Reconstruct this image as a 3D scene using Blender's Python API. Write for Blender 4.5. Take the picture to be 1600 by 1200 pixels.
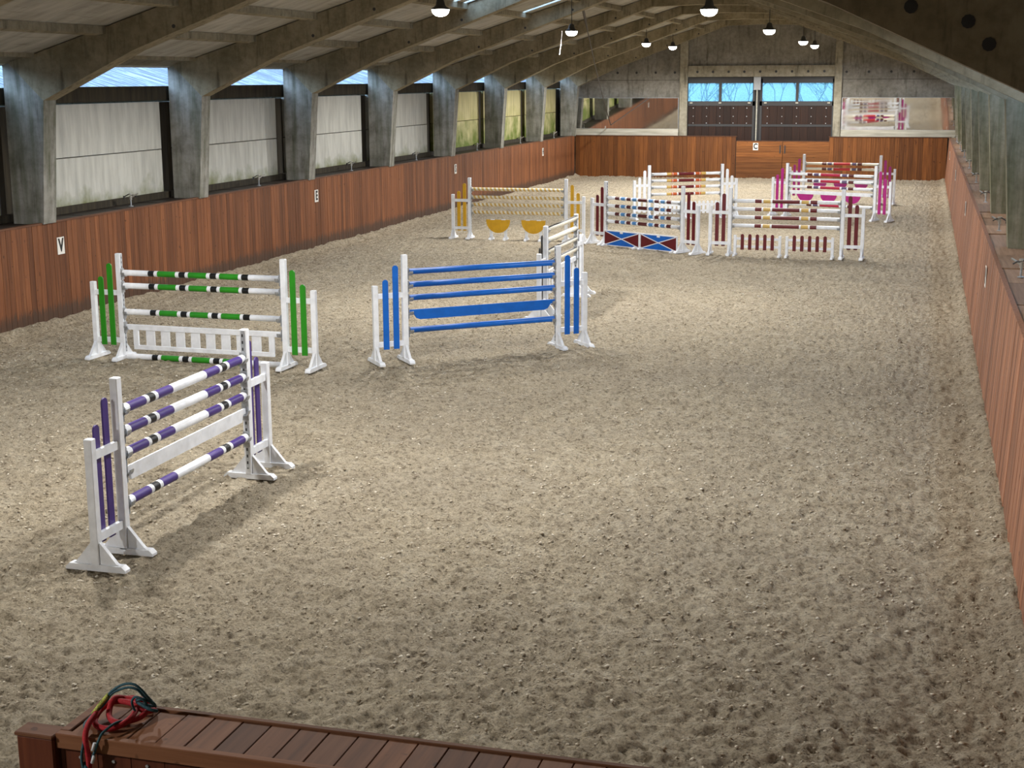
import bpy, math, random
import numpy as np
from mathutils import Matrix, Vector
random.seed(7)
for o in list(bpy.data.objects): bpy.data.objects.remove(o)
scene = bpy.context.scene
COL = scene.collection

# ------------------------------------------------------------------ camera
F_PX, YAW, PITCH, ROLL = 2243.9, 0.27614, 0.20899, -0.00484
cy_, sy_, cp_, sp_ = math.cos(YAW), math.sin(YAW), math.cos(PITCH), math.sin(PITCH)
fw = Vector((-sy_*cp_, cy_*cp_, -sp_)); rt = Vector((cy_, sy_, 0)); up = rt.cross(fw)
r2 = rt*math.cos(ROLL) + up*math.sin(ROLL); u2 = up*math.cos(ROLL) - rt*math.sin(ROLL)
camd = bpy.data.cameras.new('camera'); camd.sensor_width = 36; camd.lens = F_PX/1600*36
camd.clip_start = 0.05; camd.clip_end = 400
cam = bpy.data.objects.new('camera', camd); COL.objects.link(cam)
M = Matrix((r2, u2, -fw)).transposed().to_4x4(); M.translation = Vector((15.4837, -5.5893, 4.4305))
cam.matrix_world = M
scene.camera = cam

# ------------------------------------------------------------------ world, exposure
W = bpy.data.worlds.new('overcast_sky'); scene.world = W; W.use_nodes = True
bg = W.node_tree.nodes['Background']
bg.inputs['Color'].default_value = (0.45, 0.68, 1.0, 1); bg.inputs['Strength'].default_value = 6.8
scene.view_settings.view_transform = 'Standard'; scene.view_settings.look = 'None'
scene.view_settings.exposure = 0.45; scene.view_settings.gamma = 1.0
scene.view_settings.use_curve_mapping = False
LAMP_W = 950.0
scene.cycles.sample_clamp_indirect = 6.0

# ------------------------------------------------------------------ materials
MATS = {}
def s2l(c): return tuple(((v/255)/12.92 if v/255 <= .04045 else ((v/255+.055)/1.055)**2.4) for v in c)
class NT:
    def __init__(s, name):
        s.m = bpy.data.materials.new(name); s.m.use_nodes = True
        s.n = s.m.node_tree.nodes; s.l = s.m.node_tree.links
        s.b = s.n['Principled BSDF']; s.out = s.n['Material Output']
        MATS[name] = s.m
    def add(s, t, **kw):
        n = s.n.new(t)
        for k, v in kw.items(): setattr(n, k, v)
        return n
    def link(s, a, b): s.l.new(a, b)
    def coord(s, scale=(1, 1, 1), which='Object', loc=(0, 0, 0)):
        tc = s.add('ShaderNodeTexCoord'); mp = s.add('ShaderNodeMapping')
        mp.inputs['Scale'].default_value = scale; mp.inputs['Location'].default_value = loc
        s.link(tc.outputs[which], mp.inputs['Vector']); return mp.outputs['Vector']
    def noise(s, vec, scale=5, detail=4, rough=.55):
        n = s.add('ShaderNodeTexNoise'); n.inputs['Scale'].default_value = scale
        n.inputs['Detail'].default_value = detail; n.inputs['Roughness'].default_value = rough
        if vec is not None: s.link(vec, n.inputs['Vector'])
        return n.outputs['Fac']
    def ramp(s, fac, stops):
        r = s.add('ShaderNodeValToRGB'); e = r.color_ramp.elements
        while len(e) < len(stops): e.new(.5)
        for el, (p, c) in zip(e, stops):
            el.position = p; el.color = (*c, 1) if len(c) == 3 else c
        s.link(fac, r.inputs['Fac']); return r.outputs['Color']
    def mix(s, fac, a, b, mode='MIX'):
        m = s.add('ShaderNodeMix', data_type='RGBA', blend_type=mode)
        for sock, v in ((m.inputs[0], fac), (m.inputs[6], a), (m.inputs[7], b)):
            if isinstance(v, (int, float)): sock.default_value = v
            elif isinstance(v, tuple): sock.default_value = (*v, 1) if len(v) == 3 else v
            else: s.link(v, sock)
        return m.outputs[2]
    def math(s, op, a, b=None, c=None, clamp=False):
        m = s.add('ShaderNodeMath', operation=op, use_clamp=clamp)
        for i, v in enumerate((a, b, c)):
            if v is None: continue
            if isinstance(v, (int, float)): m.inputs[i].default_value = v
            else: s.link(v, m.inputs[i])
        return m.outputs[0]
    def bump(s, h, strength=.3, dist=.02):
        b = s.add('ShaderNodeBump'); b.inputs['Strength'].default_value = strength; b.inputs['Distance'].default_value = dist
        s.link(h, b.inputs['Height']); s.link(b.outputs['Normal'], s.b.inputs['Normal'])
    def base(s, c):
        if isinstance(c, tuple): s.b.inputs['Base Color'].default_value = (*c, 1)
        else: s.link(c, s.b.inputs['Base Color'])
    def rough(s, v): s.b.inputs['Roughness'].default_value = v
    def spec(s, v): s.b.inputs['Specular IOR Level'].default_value = v

def paint(name, rgb, rough=.45, dirt=.18):
    t = NT(name); c = s2l(rgb)
    f = t.noise(t.coord(), 6, 5)
    t.base(t.ramp(f, [(.3, tuple(v*(1-dirt) for v in c)), (.6, c)])); t.rough(rough); return t.m
for n_, c_ in dict(white_paint=(238, 241, 246), green_paint=(38, 140, 22), purple_paint=(66, 44, 120), black_paint=(11, 12, 13),
                   blue_paint=(0, 100, 198), yellow_paint=(214, 164, 28), maroon_paint=(98, 10, 22), sky_blue_paint=(84, 140, 196),
                   brown_red_paint=(88, 32, 28), orange_paint=(196, 92, 44), gold_paint=(206, 172, 96), cream_paint=(222, 208, 168),
                   magenta_paint=(172, 28, 124), crimson_paint=(176, 28, 64), slate_paint=(92, 78, 112), red_paint=(190, 40, 44), cream_white_paint=(232, 226, 208)).items():
    paint(n_, c_)
t = NT('galvanised'); t.base(t.ramp(t.noise(t.coord(), 40, 3), [(.3, (.30, .32, .34)), (.7, (.55, .57, .6))])); t.b.inputs['Metallic'].default_value = .7; t.rough(.45)
t = NT('keyhole_steel')
v = t.coord((1, 1, 1)); sx = t.add('ShaderNodeSeparateXYZ'); t.link(v, sx.inputs[0])
w = t.math('FRACT', t.math('MULTIPLY', sx.outputs[2], 13.0)); k = t.math('LESS_THAN', t.math('ABSOLUTE', t.math('SUBTRACT', w, .5)), .22)
k2 = t.math('LESS_THAN', t.math('ABSOLUTE', sx.outputs[1]), .009); t.base(t.mix(t.math('MULTIPLY', k, k2), (.5, .53, .57), (.04, .04, .045)))
t.b.inputs['Metallic'].default_value = .5; t.rough(.45)
t = NT('dark_metal'); t.base((.03, .03, .032)); t.rough(.5)
t = NT('brass_grey'); t.base((.42, .40, .36)); t.b.inputs['Metallic'].default_value = .6; t.rough(.4)

# sand
t = NT('sand')
co = t.coord()
big = t.noise(co, .35, 5, .6); mid = t.noise(co, 3.0, 6, .65); fine = t.noise(co, 15, 8, .75); grit = t.noise(co, 48, 6, .8)
c1 = t.ramp(mid, [(.28, s2l((182, 168, 145))), (.5, s2l((208, 194, 169))), (.72, s2l((222, 210, 187)))])
c2 = t.mix(t.ramp(big, [(.42, (0, 0, 0)), (.66, (.5, .5, .5))]), c1, s2l((184, 172, 153)))
c3 = t.mix(1.0, c2, t.ramp(fine, [(.36, (.34, .32, .30)), (.47, (.86, .85, .84)), (.56, (1.0, 1.0, 1.0)), (.66, (1.16, 1.16, 1.14))]), 'MULTIPLY')  # shade of the small hollows in the sand, put into the colour
c4 = t.mix(1.0, c3, t.ramp(grit, [(.34, (.36, .34, .32)), (.46, (.95, .95, .95)), (.66, (1.22, 1.22, 1.2))]), 'MULTIPLY')  # same for the finest pockets: their shade is painted as dark noise
t.base(c4); t.rough(.95); t.spec(.1)
hsum = t.math('ADD', t.math('MULTIPLY', fine, .75), t.math('MULTIPLY', grit, .4)); t.bump(hsum, 1.0, .085)
t = NT('clod'); t.base(t.ramp(t.noise(t.coord(), 8, 4, .7), [(.35, s2l((132, 120, 100))), (.5, s2l((184, 172, 152))), (.62, s2l((216, 208, 192)))])); t.rough(.95); t.spec(.1)

# timber boards: colour differs board by board
def wood(name, dark, mid, light, axis='Z', rough=.6, sc=1.0, dirt_base=False):
    t = NT(name)
    st = {'Z': (14, 14, .7), 'X': (.7, 14, 14), 'Y': (14, .7, 14)}[axis]
    oi = t.add('ShaderNodeObjectInfo'); rnd = oi.outputs['Random']
    tc = t.add('ShaderNodeTexCoord'); ad = t.add('ShaderNodeVectorMath', operation='ADD')
    cx = t.add('ShaderNodeCombineXYZ'); t.link(t.math('MULTIPLY', rnd, 37.0), cx.inputs[0]); t.link(t.math('MULTIPLY', rnd, 91.0), cx.inputs[1]); t.link(t.math('MULTIPLY', rnd, 53.0), cx.inputs[2])
    t.link(tc.outputs['Object'], ad.inputs[0]); t.link(cx.outputs[0], ad.inputs[1])
    mp = t.add('ShaderNodeMapping'); mp.inputs['Scale'].default_value = tuple(v*sc for v in st); t.link(ad.outputs[0], mp.inputs['Vector'])
    g = t.noise(mp.outputs[0], 1.5, 6, .6)
    col = t.ramp(g, [(.25, s2l(dark)), (.5, s2l(mid)), (.75, s2l(light))])
    k = t.ramp(rnd, [(0, (.66, .64, .62)), (.5, (.95, .95, .95)), (1, (1.22, 1.2, 1.16))])
    col = t.mix(1.0, col, k, 'MULTIPLY')
    kn = t.noise(ad.outputs[0], 9, 2, .5)
    col = t.mix(t.ramp(kn, [(.69, (0, 0, 0)), (.74, (.7, .7, .7))]), col, tuple(v*.45 for v in s2l(dark)))
    if dirt_base:                                     # sand thrown against the foot of the boards
        sp = t.add('ShaderNodeSeparateXYZ'); t.link(tc.outputs['Object'], sp.inputs[0])
        nz = t.noise(mp.outputs[0], 2.2, 4, .7)
        f = t.math('SUBTRACT', t.math('MULTIPLY', nz, .70), sp.outputs[2])
        f = t.math('MULTIPLY', f, 12.0, clamp=True)
        col = t.mix(t.math('MULTIPLY', f, .8), col, s2l((66, 52, 42)))
    t.base(col); t.rough(rough); t.spec(.3); t.bump(g, .25, .004)
    return t.m
wood('kick_wood', (88, 52, 30), (118, 72, 43), (138, 90, 57), dirt_base=True)
wood('end_wood', (82, 46, 18), (112, 66, 28), (134, 84, 40))
wood('right_wood', (112, 72, 52), (140, 96, 72), (162, 118, 92))
wood('gate_wood', (92, 54, 22), (122, 74, 34), (142, 92, 46), axis='X')
wood('rail_wood', (92, 58, 38), (122, 80, 54), (138, 96, 68), axis='Y', rough=.75)
wood('rail_face_wood', (66, 30, 14), (88, 42, 22), (104, 54, 30))
wood('trim_wood', (100, 62, 40), (126, 82, 54), (142, 98, 68), axis='X', rough=.75)
wood('shelf_dark', (26, 20, 16), (42, 33, 27), (58, 47, 38), axis='X')
wood('shelf_brown', (122, 94, 74), (150, 118, 94), (166, 134, 110), axis='Y')
wood('cap_wood', (70, 44, 30), (92, 60, 42), (110, 76, 56), axis='Y')
wood('door_wood', (28, 15, 9), (42, 23, 14), (54, 31, 19))

def concrete(name, a, b, c, green=0.0, which='Object'):
    t = NT(name); co = t.coord(which=which)
    n1 = t.noise(co, .9, 6, .6); n2 = t.noise(co, 7, 6, .65); n3 = t.noise(t.coord((2.2, 2.2, .35), which), 2.4, 5, .6)
    col = t.ramp(n1, [(.3, s2l(a)), (.52, s2l(b)), (.72, s2l(c))])
    col = t.mix(1.0, col, t.ramp(n2, [(.3, (.74, .73, .7)), (.6, (1.06, 1.06, 1.05))]), 'MULTIPLY')
    col = t.mix(t.ramp(n3, [(.54, (0, 0, 0)), (.7, (.6, .6, .6))]), col, s2l((62, 58, 46)))
    if green:
        oi = t.add('ShaderNodeObjectInfo'); ad = t.add('ShaderNodeVectorMath', operation='ADD')
        cx = t.add('ShaderNodeCombineXYZ'); t.link(t.math('MULTIPLY', oi.outputs['Random'], 60.0), cx.inputs[0])
        t.link(t.coord((3, 3, .22), which), ad.inputs[0]); t.link(cx.outputs[0], ad.inputs[1])
        g = t.noise(ad.outputs[0], 2.0, 4, .6)
        col = t.mix(t.ramp(g, [(.5-.2*green, (0, 0, 0)), (.66, (.85*min(1, green+.2),)*3)]), col, s2l((62, 70, 36)))
    t.base(col); t.rough(.9); t.spec(.2); t.bump(n2, .3, .01); return t.m
concrete('column_concrete', (120, 118, 112), (146, 144, 138), (164, 162, 156), .35)
concrete('mossy_column_concrete', (122, 116, 98), (140, 134, 116), (152, 146, 130), .55)
concrete('rafter_concrete', (118, 110, 90), (144, 134, 112), (160, 152, 132))
concrete('gable_concrete', (116, 112, 104), (138, 134, 126), (154, 150, 142))
concrete('lintel_concrete', (138, 132, 116), (156, 150, 134), (170, 164, 150))
concrete('purlin_concrete', (120, 112, 94), (142, 134, 114), (158, 150, 132))
# ceiling sheets
t = NT('ceiling_sheet'); oi = t.add('ShaderNodeObjectInfo')
n1 = t.noise(t.coord((1, 3, 1)), 1.2, 5); n2 = t.noise(t.coord((8, .6, 1)), 1.5, 4)
col = t.ramp(n1, [(.3, s2l((150, 146, 136))), (.65, s2l((186, 182, 172)))])
col = t.mix(1.0, col, t.ramp(oi.outputs['Random'], [(0, (.82, .82, .80)), (1, (1.06, 1.06, 1.05))]), 'MULTIPLY')
col = t.mix(t.ramp(n2, [(.56, (0, 0, 0)), (.75, (.5, .5, .5))]), col, s2l((88, 78, 62)))
t.base(col); t.rough(.85)
# white wall panels with damp and algae growing from the foot
def panel(name, base, algae, lo, amount):
    t = NT(name); oi = t.add('ShaderNodeObjectInfo'); rnd = oi.outputs['Random']
    tc = t.add('ShaderNodeTexCoord'); sp = t.add('ShaderNodeSeparateXYZ'); t.link(tc.outputs['Object'], sp.inputs[0])
    ad = t.add('ShaderNodeVectorMath', operation='ADD'); cx = t.add('ShaderNodeCombineXYZ')
    t.link(t.math('MULTIPLY', rnd, 77.0), cx.inputs[1]); t.link(tc.outputs['Object'], ad.inputs[0]); t.link(cx.outputs[0], ad.inputs[1])
    st = t.add('ShaderNodeMapping'); st.inputs['Scale'].default_value = (1, 2.2, .3); t.link(ad.outputs[0], st.inputs['Vector'])
    streak = t.noise(st.outputs[0], 2.5, 5, .6); blot = t.noise(ad.outputs[0], 1.5, 4, .6)
    col = t.ramp(streak, [(.3, tuple(v*.72 for v in s2l(base))), (.6, s2l(base))])
    f = t.math('ADD', t.math('MULTIPLY', sp.outputs[2], -1/lo), t.math('MULTIPLY', t.math('SUBTRACT', blot, .5), 3.4))
    f = t.math('MULTIPLY', t.math('ADD', f, .75 if lo < 1 else 1.05), 0.9 if lo < 1 else .85, clamp=True)
    col = t.mix(t.math('MULTIPLY', f, amount), col, s2l(algae))
    t.base(col); t.rough(.8); return t.m
panel('white_panel', (198, 198, 190), (112, 116, 70), .55, 0.0)
panel('foot_panel', (198, 198, 190), (104, 110, 52), .35, .85)
panel('algae_panel', (192, 184, 136), (88, 106, 18), 1.3, .95)
panel('algae_panel_top', (192, 184, 136), (136, 136, 62), .5, .45)
t = NT('dark_streaked'); t.base(t.ramp(t.noise(t.coord((4, 4, .5)), 2, 5), [(.3, s2l((30, 26, 18))), (.7, s2l((64, 56, 40)))])); t.rough(.9)  # dark brown tones, stretched upright
t = NT('white_ledge'); t.base(t.ramp(t.noise(t.coord((.6, 3, 6)), 2, 4), [(.3, s2l((160, 156, 140))), (.7, s2l((196, 192, 178)))])); t.rough(.6)
t = NT('mirror'); t.base((.80, .80, .78)); t.b.inputs['Metallic'].default_value = 1.0
t.link(t.ramp(t.noise(t.coord(), 1.2, 4), [(.4, (.02,)*3), (.7, (.06,)*3)]), t.b.inputs['Roughness'])
t.bump(t.noise(t.coord((.8, .8, 1.3)), .9, 1), .05, .02)
# dusty glass and translucent roof sheet
def thin(name, tint, frac, grain):
    t = NT(name); tr = t.add('ShaderNodeBsdfTransparent'); tl = t.add('ShaderNodeBsdfTranslucent'); mx = t.add('ShaderNodeMixShader')
    tr.inputs['Color'].default_value = (*tint, 1)
    c = t.ramp(t.noise(t.coord((2, 1, 5)), grain, 5, .7), [(.3, tuple(v*.6 for v in tint)), (.7, tint)]); t.link(c, tl.inputs['Color'])
    mx.inputs[0].default_value = frac; t.link(tr.outputs[0], mx.inputs[1]); t.link(tl.outputs[0], mx.inputs[2]); t.link(mx.outputs[0], t.out.inputs['Surface'])
thin('dusty_glass', (.40, .52, .54), .5, 9)
thin('roof_light_sheet', (.95, .97, 1.0), .5, 5)
t = NT('neighbour_sheet'); t.base(t.ramp(t.noise(t.coord((.35, 5, 1)), 1.6, 6, .7), [(.38, s2l((20, 30, 44))), (.5, s2l((44, 56, 70))), (.60, s2l((100, 106, 110)))])); t.rough(.5)
t = NT('branches'); t.base((.10, .085, .07)); t.rough(.9)
t = NT('grass'); t.base(t.ramp(t.noise(t.coord(), 1.5, 4), [(.3, (.05, .08, .03)), (.7, (.12, .15, .06))])); t.rough(.95)
t = NT('lamp_lens'); t.base((1, 1, 1)); t.b.inputs['Emission Color'].default_value = (1, .95, .86, 1); t.b.inputs['Emission Strength'].default_value = 14
t = NT('red_rope'); t.base(t.ramp(t.noise(t.coord(), 120, 2), [(.3, (.30, .006, .012)), (.7, (.50, .015, .025))])); t.rough(.8)
t = NT('teal_rope'); t.base(t.ramp(t.noise(t.coord(), 120, 2), [(.3, (.012, .055, .075)), (.7, (.04, .12, .15))])); t.rough(.8)
t = NT('lime_rope'); t.base(t.ramp(t.noise(t.coord(), 90, 2), [(.35, (.10, .12, .03)), (.6, (.55, .58, .12))])); t.rough(.8)
t = NT('black_letter'); t.base((.012, .012, .012)); t.rough(.5)
t = NT('sign_white'); t.base(s2l((228, 226, 220))); t.rough(.5)

# ------------------------------------------------------------------ mesh helpers
class MB:
    def __init__(s): s.v = []; s.f = []; s.m = []
    def quadbox(s, P, mi=0):
        b = len(s.v); s.v += [tuple(p) for p in P]
        for q in ((0, 3, 2, 1), (4, 5, 6, 7), (0, 1, 5, 4), (1, 2, 6, 5), (2, 3, 7, 6), (3, 0, 4, 7)): s.f.append(tuple(b+i for i in q)); s.m.append(mi)
        return s
    def box(s, x0, x1, y0, y1, z0, z1, mi=0):
        x0, x1 = sorted((x0, x1)); y0, y1 = sorted((y0, y1)); z0, z1 = sorted((z0, z1))
        return s.quadbox([(x0, y0, z0), (x1, y0, z0), (x1, y1, z0), (x0, y1, z0), (x0, y0, z1), (x1, y0, z1), (x1, y1, z1), (x0, y1, z1)], mi)
    def bbox(s, x0, x1, y0, y1, z0, z1, c=.006, mi=0):          # box with chamfered upright and top edges
        x0, x1 = sorted((x0, x1)); y0, y1 = sorted((y0, y1))
        o = [(x0+c, y0), (x1-c, y0), (x1, y0+c), (x1, y1-c), (x1-c, y1), (x0+c, y1), (x0, y1-c), (x0, y0+c)]
        mx, my = (x0+x1)/2, (y0+y1)/2; i_ = [(mx+(x-mx)*(1-2*c/(x1-x0)), my+(y-my)*(1-2*c/(y1-y0))) for x, y in o]
        b = len(s.v); s.v += [(x, y, z0) for x, y in o] + [(x, y, z1-c) for x, y in o] + [(x, y, z1) for x, y in i_]
        for r in (0, 8):
            for k in range(8): s.f.append((b+r+k, b+r+(k+1) % 8, b+r+8+(k+1) % 8, b+r+8+k)); s.m.append(mi)
        s.f.append(tuple(b+7-k for k in range(8))); s.m.append(mi); s.f.append(tuple(b+16+k for k in range(8))); s.m.append(mi)
        return s
    def prism(s, poly, a0, a1, axis='Y', mi=0):                 # poly of (p,q) pushed along an axis
        n = len(poly); b = len(s.v)
        mk = {'Y': lambda p, q, a: (p, a, q), 'X': lambda p, q, a: (a, p, q), 'Z': lambda p, q, a: (p, q, a)}[axis]
        s.v += [mk(p, q, a0) for p, q in poly] + [mk(p, q, a1) for p, q in poly]
        s.f.append(tuple(b+i for i in range(n))); s.m.append(mi); s.f.append(tuple(b+2*n-1-i for i in range(n))); s.m.append(mi)
        for i in range(n): j = (i+1) % n; s.f.append((b+j, b+i, b+n+i, b+n+j)); s.m.append(mi)
        return s
    def tube(s, pts, r, n=8, mi=0, caps=True, closed=False):
        pts = [Vector(p) for p in pts]; N = len(pts); rr = r if isinstance(r, (list, tuple)) else [r]*N
        b = len(s.v); prev = None
        for i, p in enumerate(pts):
            if closed: d = pts[(i+1) % N]-pts[i-1]
            else: d = pts[min(i+1, N-1)]-pts[max(i-1, 0)]
            d.normalize()
            if prev is None:
                a = d.orthogonal().normalized()
            else:
                a = prev - d*prev.dot(d); a = a.normalized() if a.length > 1e-6 else d.orthogonal().normalized()
            prev = a; c = d.cross(a)
            for k in range(n):
                th = 2*math.pi*k/n; s.v.append(tuple(p + (a*math.cos(th)+c*math.sin(th))*rr[i]))
        for i in range(N if closed else N-1):
            i2 = (i+1) % N
            for k in range(n): s.f.append((b+i*n+k, b+i*n+(k+1) % n, b+i2*n+(k+1) % n, b+i2*n+k)); s.m.append(mi)
        if caps and not closed:
            s.f.append(tuple(b+n-1-k for k in range(n))); s.m.append(mi); s.f.append(tuple(b+(N-1)*n+k for k in range(n))); s.m.append(mi)
        return s
    def lathe(s, prof, n=20, mi=0, c=(0, 0, 0)):                # prof of (radius,z)
        b = len(s.v)
        for r, z in prof:
            for k in range(n): th = 2*math.pi*k/n; s.v.append((c[0]+r*math.cos(th), c[1]+r*math.sin(th), c[2]+z))
        for i in range(len(prof)-1):
            for k in range(n): s.f.append((b+i*n+k, b+i*n+(k+1) % n, b+(i+1)*n+(k+1) % n, b+(i+1)*n+k)); s.m.append(mi)
        s.f.append(tuple(b+n-1-k for k in range(n))); s.m.append(mi); s.f.append(tuple(b+(len(prof)-1)*n+k for k in range(n))); s.m.append(mi)
        return s
    def mesh(s, name, mats, smooth=False):
        me = bpy.data.meshes.new(name); me.from_pydata(s.v, [], s.f)
        for m in ([mats] if isinstance(mats, str) else mats): me.materials.append(MATS[m])
        me.polygons.foreach_set('material_index', s.m)
        if smooth: me.polygons.foreach_set('use_smooth', [True]*len(s.f))
        me.validate(); me.update()
        return me
CACHE = {}
def cached(key, fn):
    if key not in CACHE: CACHE[key] = fn()
    return CACHE[key]
def link(name, me, parent=None, loc=(0, 0, 0), rz=0.0, rot=None):
    o = bpy.data.objects.new(name, me); COL.objects.link(o)
    o.location = loc; o.rotation_euler = rot if rot else (0, 0, rz)
    if parent is not None: o.parent = parent
    return o
def tag(o, label=None, cat=None, group=None, kind=None):
    for k, v in (('label', label), ('category', cat), ('group', group), ('kind', kind)):
        if v: o[k] = v
    return o
def empty(name, loc=(0, 0, 0), rz=0.0, **kw):
    o = bpy.data.objects.new(name, None); COL.objects.link(o); o.location = loc; o.rotation_euler = (0, 0, rz); o.empty_display_size = .1
    return tag(o, **kw)
def struct(name, me, label, cat, loc=(0, 0, 0)):
    return tag(link(name, me, loc=loc), label, cat, kind='structure')

# ------------------------------------------------------------------ floor: harrowed sand
AW, AL, KH = 16.46, 60.0, 1.87        # arena width, length, kick board height
def vnoise(x, y, freq, seed):
    rng = np.random.RandomState(seed); T = rng.rand(256, 256).astype(np.float32)
    x = x*freq; y = y*freq; xi = np.floor(x).astype(int); yi = np.floor(y).astype(int); fx = x-xi; fy = y-yi
    fx = fx*fx*(3-2*fx); fy = fy*fy*(3-2*fy); g = lambda a, b: T[a % 256, b % 256]
    return (g(xi, yi)*(1-fx)+g(xi+1, yi)*fx)*(1-fy)+(g(xi, yi+1)*(1-fx)+g(xi+1, yi+1)*fx)*fy
def sand_height(X, Y):
    wx = X + .5*vnoise(X, Y, .8, 11); wy = Y + .5*vnoise(X, Y, .8, 12)
    h = .04*(vnoise(X, Y, .55, 1)-.5) + .03*(vnoise(wx, wy*1.4, 1.7, 2)-.5)
    h += .030*(np.abs(vnoise(wx, wy*1.3, 4.1, 3)-.5)*2-.5)
    cl = vnoise(X+.06*vnoise(X, Y, 6.0, 21), Y+.06*vnoise(X, Y, 6.0, 22), 13.5, 4); h += .030*(np.clip(cl*1.7-.35, 0, 1)-.5)
    h += .026*(np.clip(vnoise(X, Y, 27.0, 5)*1.8-.4, 0, 1)-.5)
    e = np.minimum(X, AW-X); h += .10*np.exp(-(e/.16)**2) - .03*np.exp(-((e-.75)/.35)**2)
    h += .06*np.exp(-((AL-Y)/.2)**2)
    return h - .012
def make_floor():
    xs = np.linspace(-.05, AW+.1, 700)
    ys = [-2.0]
    while ys[-1] < 60.1:
        d = max(2.0, ys[-1]+5.6); ys.append(ys[-1] + min(.14, max(.022, d*d/(2243.9*4.43)*3.0)))
    ys = np.array(ys); X, Y = np.meshgrid(xs, ys); Z = sand_height(X, Y)
    nx, ny = len(xs), len(ys); co = np.stack([X, Y, Z], -1).reshape(-1, 3).astype(np.float32)
    me = bpy.data.meshes.new('floor'); me.vertices.add(nx*ny); me.vertices.foreach_set('co', co.ravel())
    i = (np.arange(ny-1)[:, None]*nx+np.arange(nx-1)[None, :]).ravel(); q = np.stack([i, i+1, i+nx+1, i+nx], -1).astype(np.int32)
    me.loops.add(q.size); me.loops.foreach_set('vertex_index', q.ravel())
    me.polygons.add(len(q)); me.polygons.foreach_set('loop_start', np.arange(0, q.size, 4, dtype=np.int32)); me.polygons.foreach_set('use_smooth', np.ones(len(q), bool))
    me.materials.append(MATS['sand']); me.update(calc_edges=True); me.validate()
    return me
struct('floor', make_floor(), 'pale churned riding sand covering the whole arena floor', 'floor')
def clods(n=42000):
    rng = np.random.RandomState(5)
    u = rng.rand(n); Y = -.05+ 26*u**1.5; X = rng.rand(n)*(AW-.1)+.05
    keep = vnoise(X, Y, 1.3, 31) + .6*vnoise(X, Y, 6.0, 32) > .62; X, Y = X[keep], Y[keep]; n = len(X)
    Z = sand_height(X, Y); sz = .006+.016*rng.rand(n)**2.2
    o = np.array([(1, 0, 0), (-.5, .87, 0), (-.5, -.87, 0), (.1, .1, .8), (0, 0, -.7)], np.float32)
    V = o[None]*(1+.5*(rng.rand(n, 5, 3)-.5)); V[..., 0] *= (1+rng.rand(n)*1.2)[:, None]
    a = rng.rand(n)*6.283; ca, sa = np.cos(a)[:, None], np.sin(a)[:, None]
    x = V[..., 0]*ca-V[..., 1]*sa; y = V[..., 0]*sa+V[..., 1]*ca
    P = np.stack([x*sz[:, None]+X[:, None], y*sz[:, None]+Y[:, None], V[..., 2]*sz[:, None]+Z[:, None]+.003], -1).reshape(-1, 3)
    T = np.array([(0, 1, 3), (1, 2, 3), (2, 0, 3), (1, 0, 4), (2, 1, 4), (0, 2, 4)]); F = (T[None]+5*np.arange(n)[:, None, None]).reshape(-1, 3).astype(np.int32)
    me = bpy.data.meshes.new('sand_clods'); me.vertices.add(len(P)); me.vertices.foreach_set('co', P.astype(np.float32).ravel())
    me.loops.add(F.size); me.loops.foreach_set('vertex_index', F.ravel()); me.polygons.add(len(F)); me.polygons.foreach_set('loop_start', np.arange(0, F.size, 3, dtype=np.int32))
    me.materials.append(MATS['clod']); me.update(calc_edges=True); me.validate(); return me
tag(link('sand_clods', clods()), 'loose pale crumbs of sand scattered over the arena floor', 'sand', kind='stuff')
g = MB().box(-40, 60, -40, 140, -.4, -.25); struct('ground', g.mesh('ground', 'grass'), 'rough grass ground outside the riding hall', 'ground')
struct('floor_gallery', MB().box(-1, 18, -9, -2.0, -.2, -.03).mesh('floor_gallery', 'sand'), 'sandy floor behind the near end barrier', 'floor')

# ------------------------------------------------------------------ kick walls
def board_mesh(w, h, mat, key, along='Y', lean=0.0, t=.03):
    def f():
        m = MB(); c = .004
        if along == 'Y':    # front face towards +x, chamfered uprights, top leans towards -x by lean
            pr = [(0, 0), (t-c, 0), (t, c), (t, w-c), (t-c, w), (0, w)]
        else:
            pr = [(0, 0), (w, 0), (w, -t+c), (w-c, -t), (c, -t), (0, -t+c)]
        n = len(pr); m.v = [(x, y, -.12) for x, y in pr] + [(x-(lean if along == 'Y' else 0), y, h) for x, y in pr]
        m.f = [tuple(range(n-1, -1, -1)), tuple(range(n, 2*n))] + [(i, (i+1) % n, n+(i+1) % n, n+i) for i in range(n)]; m.m = [0]*len(m.f)
        return m.mesh('board', mat)
    return cached(key, f)
wl = struct('wall_left', MB().box(-.12, -.03, -8, 60, -.2, KH-.02).mesh('wall_left', 'shelf_dark'), 'long reddish timber kick wall of upright boards on the left', 'wall')
BW_ = .16; n_ = int((60-12.5)/BW_)
me = board_mesh(BW_-.005, KH, 'kick_wood', 'kbL')
for i in range(n_):
    link('board', me, wl, (-.03+random.uniform(-.003, .003), 12.5+i*BW_, random.uniform(-.004, .002)))
b0 = MB().box(-.03, 0, -8, 12.5, -.2, KH); link('board_run', b0.mesh('board_run', 'kick_wood'), wl)
wr = struct('wall_right', MB().quadbox([(AW+.03, -8, -.2), (AW+.12, -8, -.2), (AW+.12, 60, -.2), (AW+.03, 60, -.2), (AW+.13, -8, KH-.02), (AW+.22, -8, KH-.02), (AW+.22, 60, KH-.02), (AW+.13, 60, KH-.02)]).mesh('wall_right', 'shelf_dark'),
            'long pale brown timber kick wall of upright boards on the right', 'wall')
BR_ = .188; n_ = int((60-5.0)/BR_)
me = board_mesh(BR_-.005, KH, 'right_wood', 'kbR', lean=.1)
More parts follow.
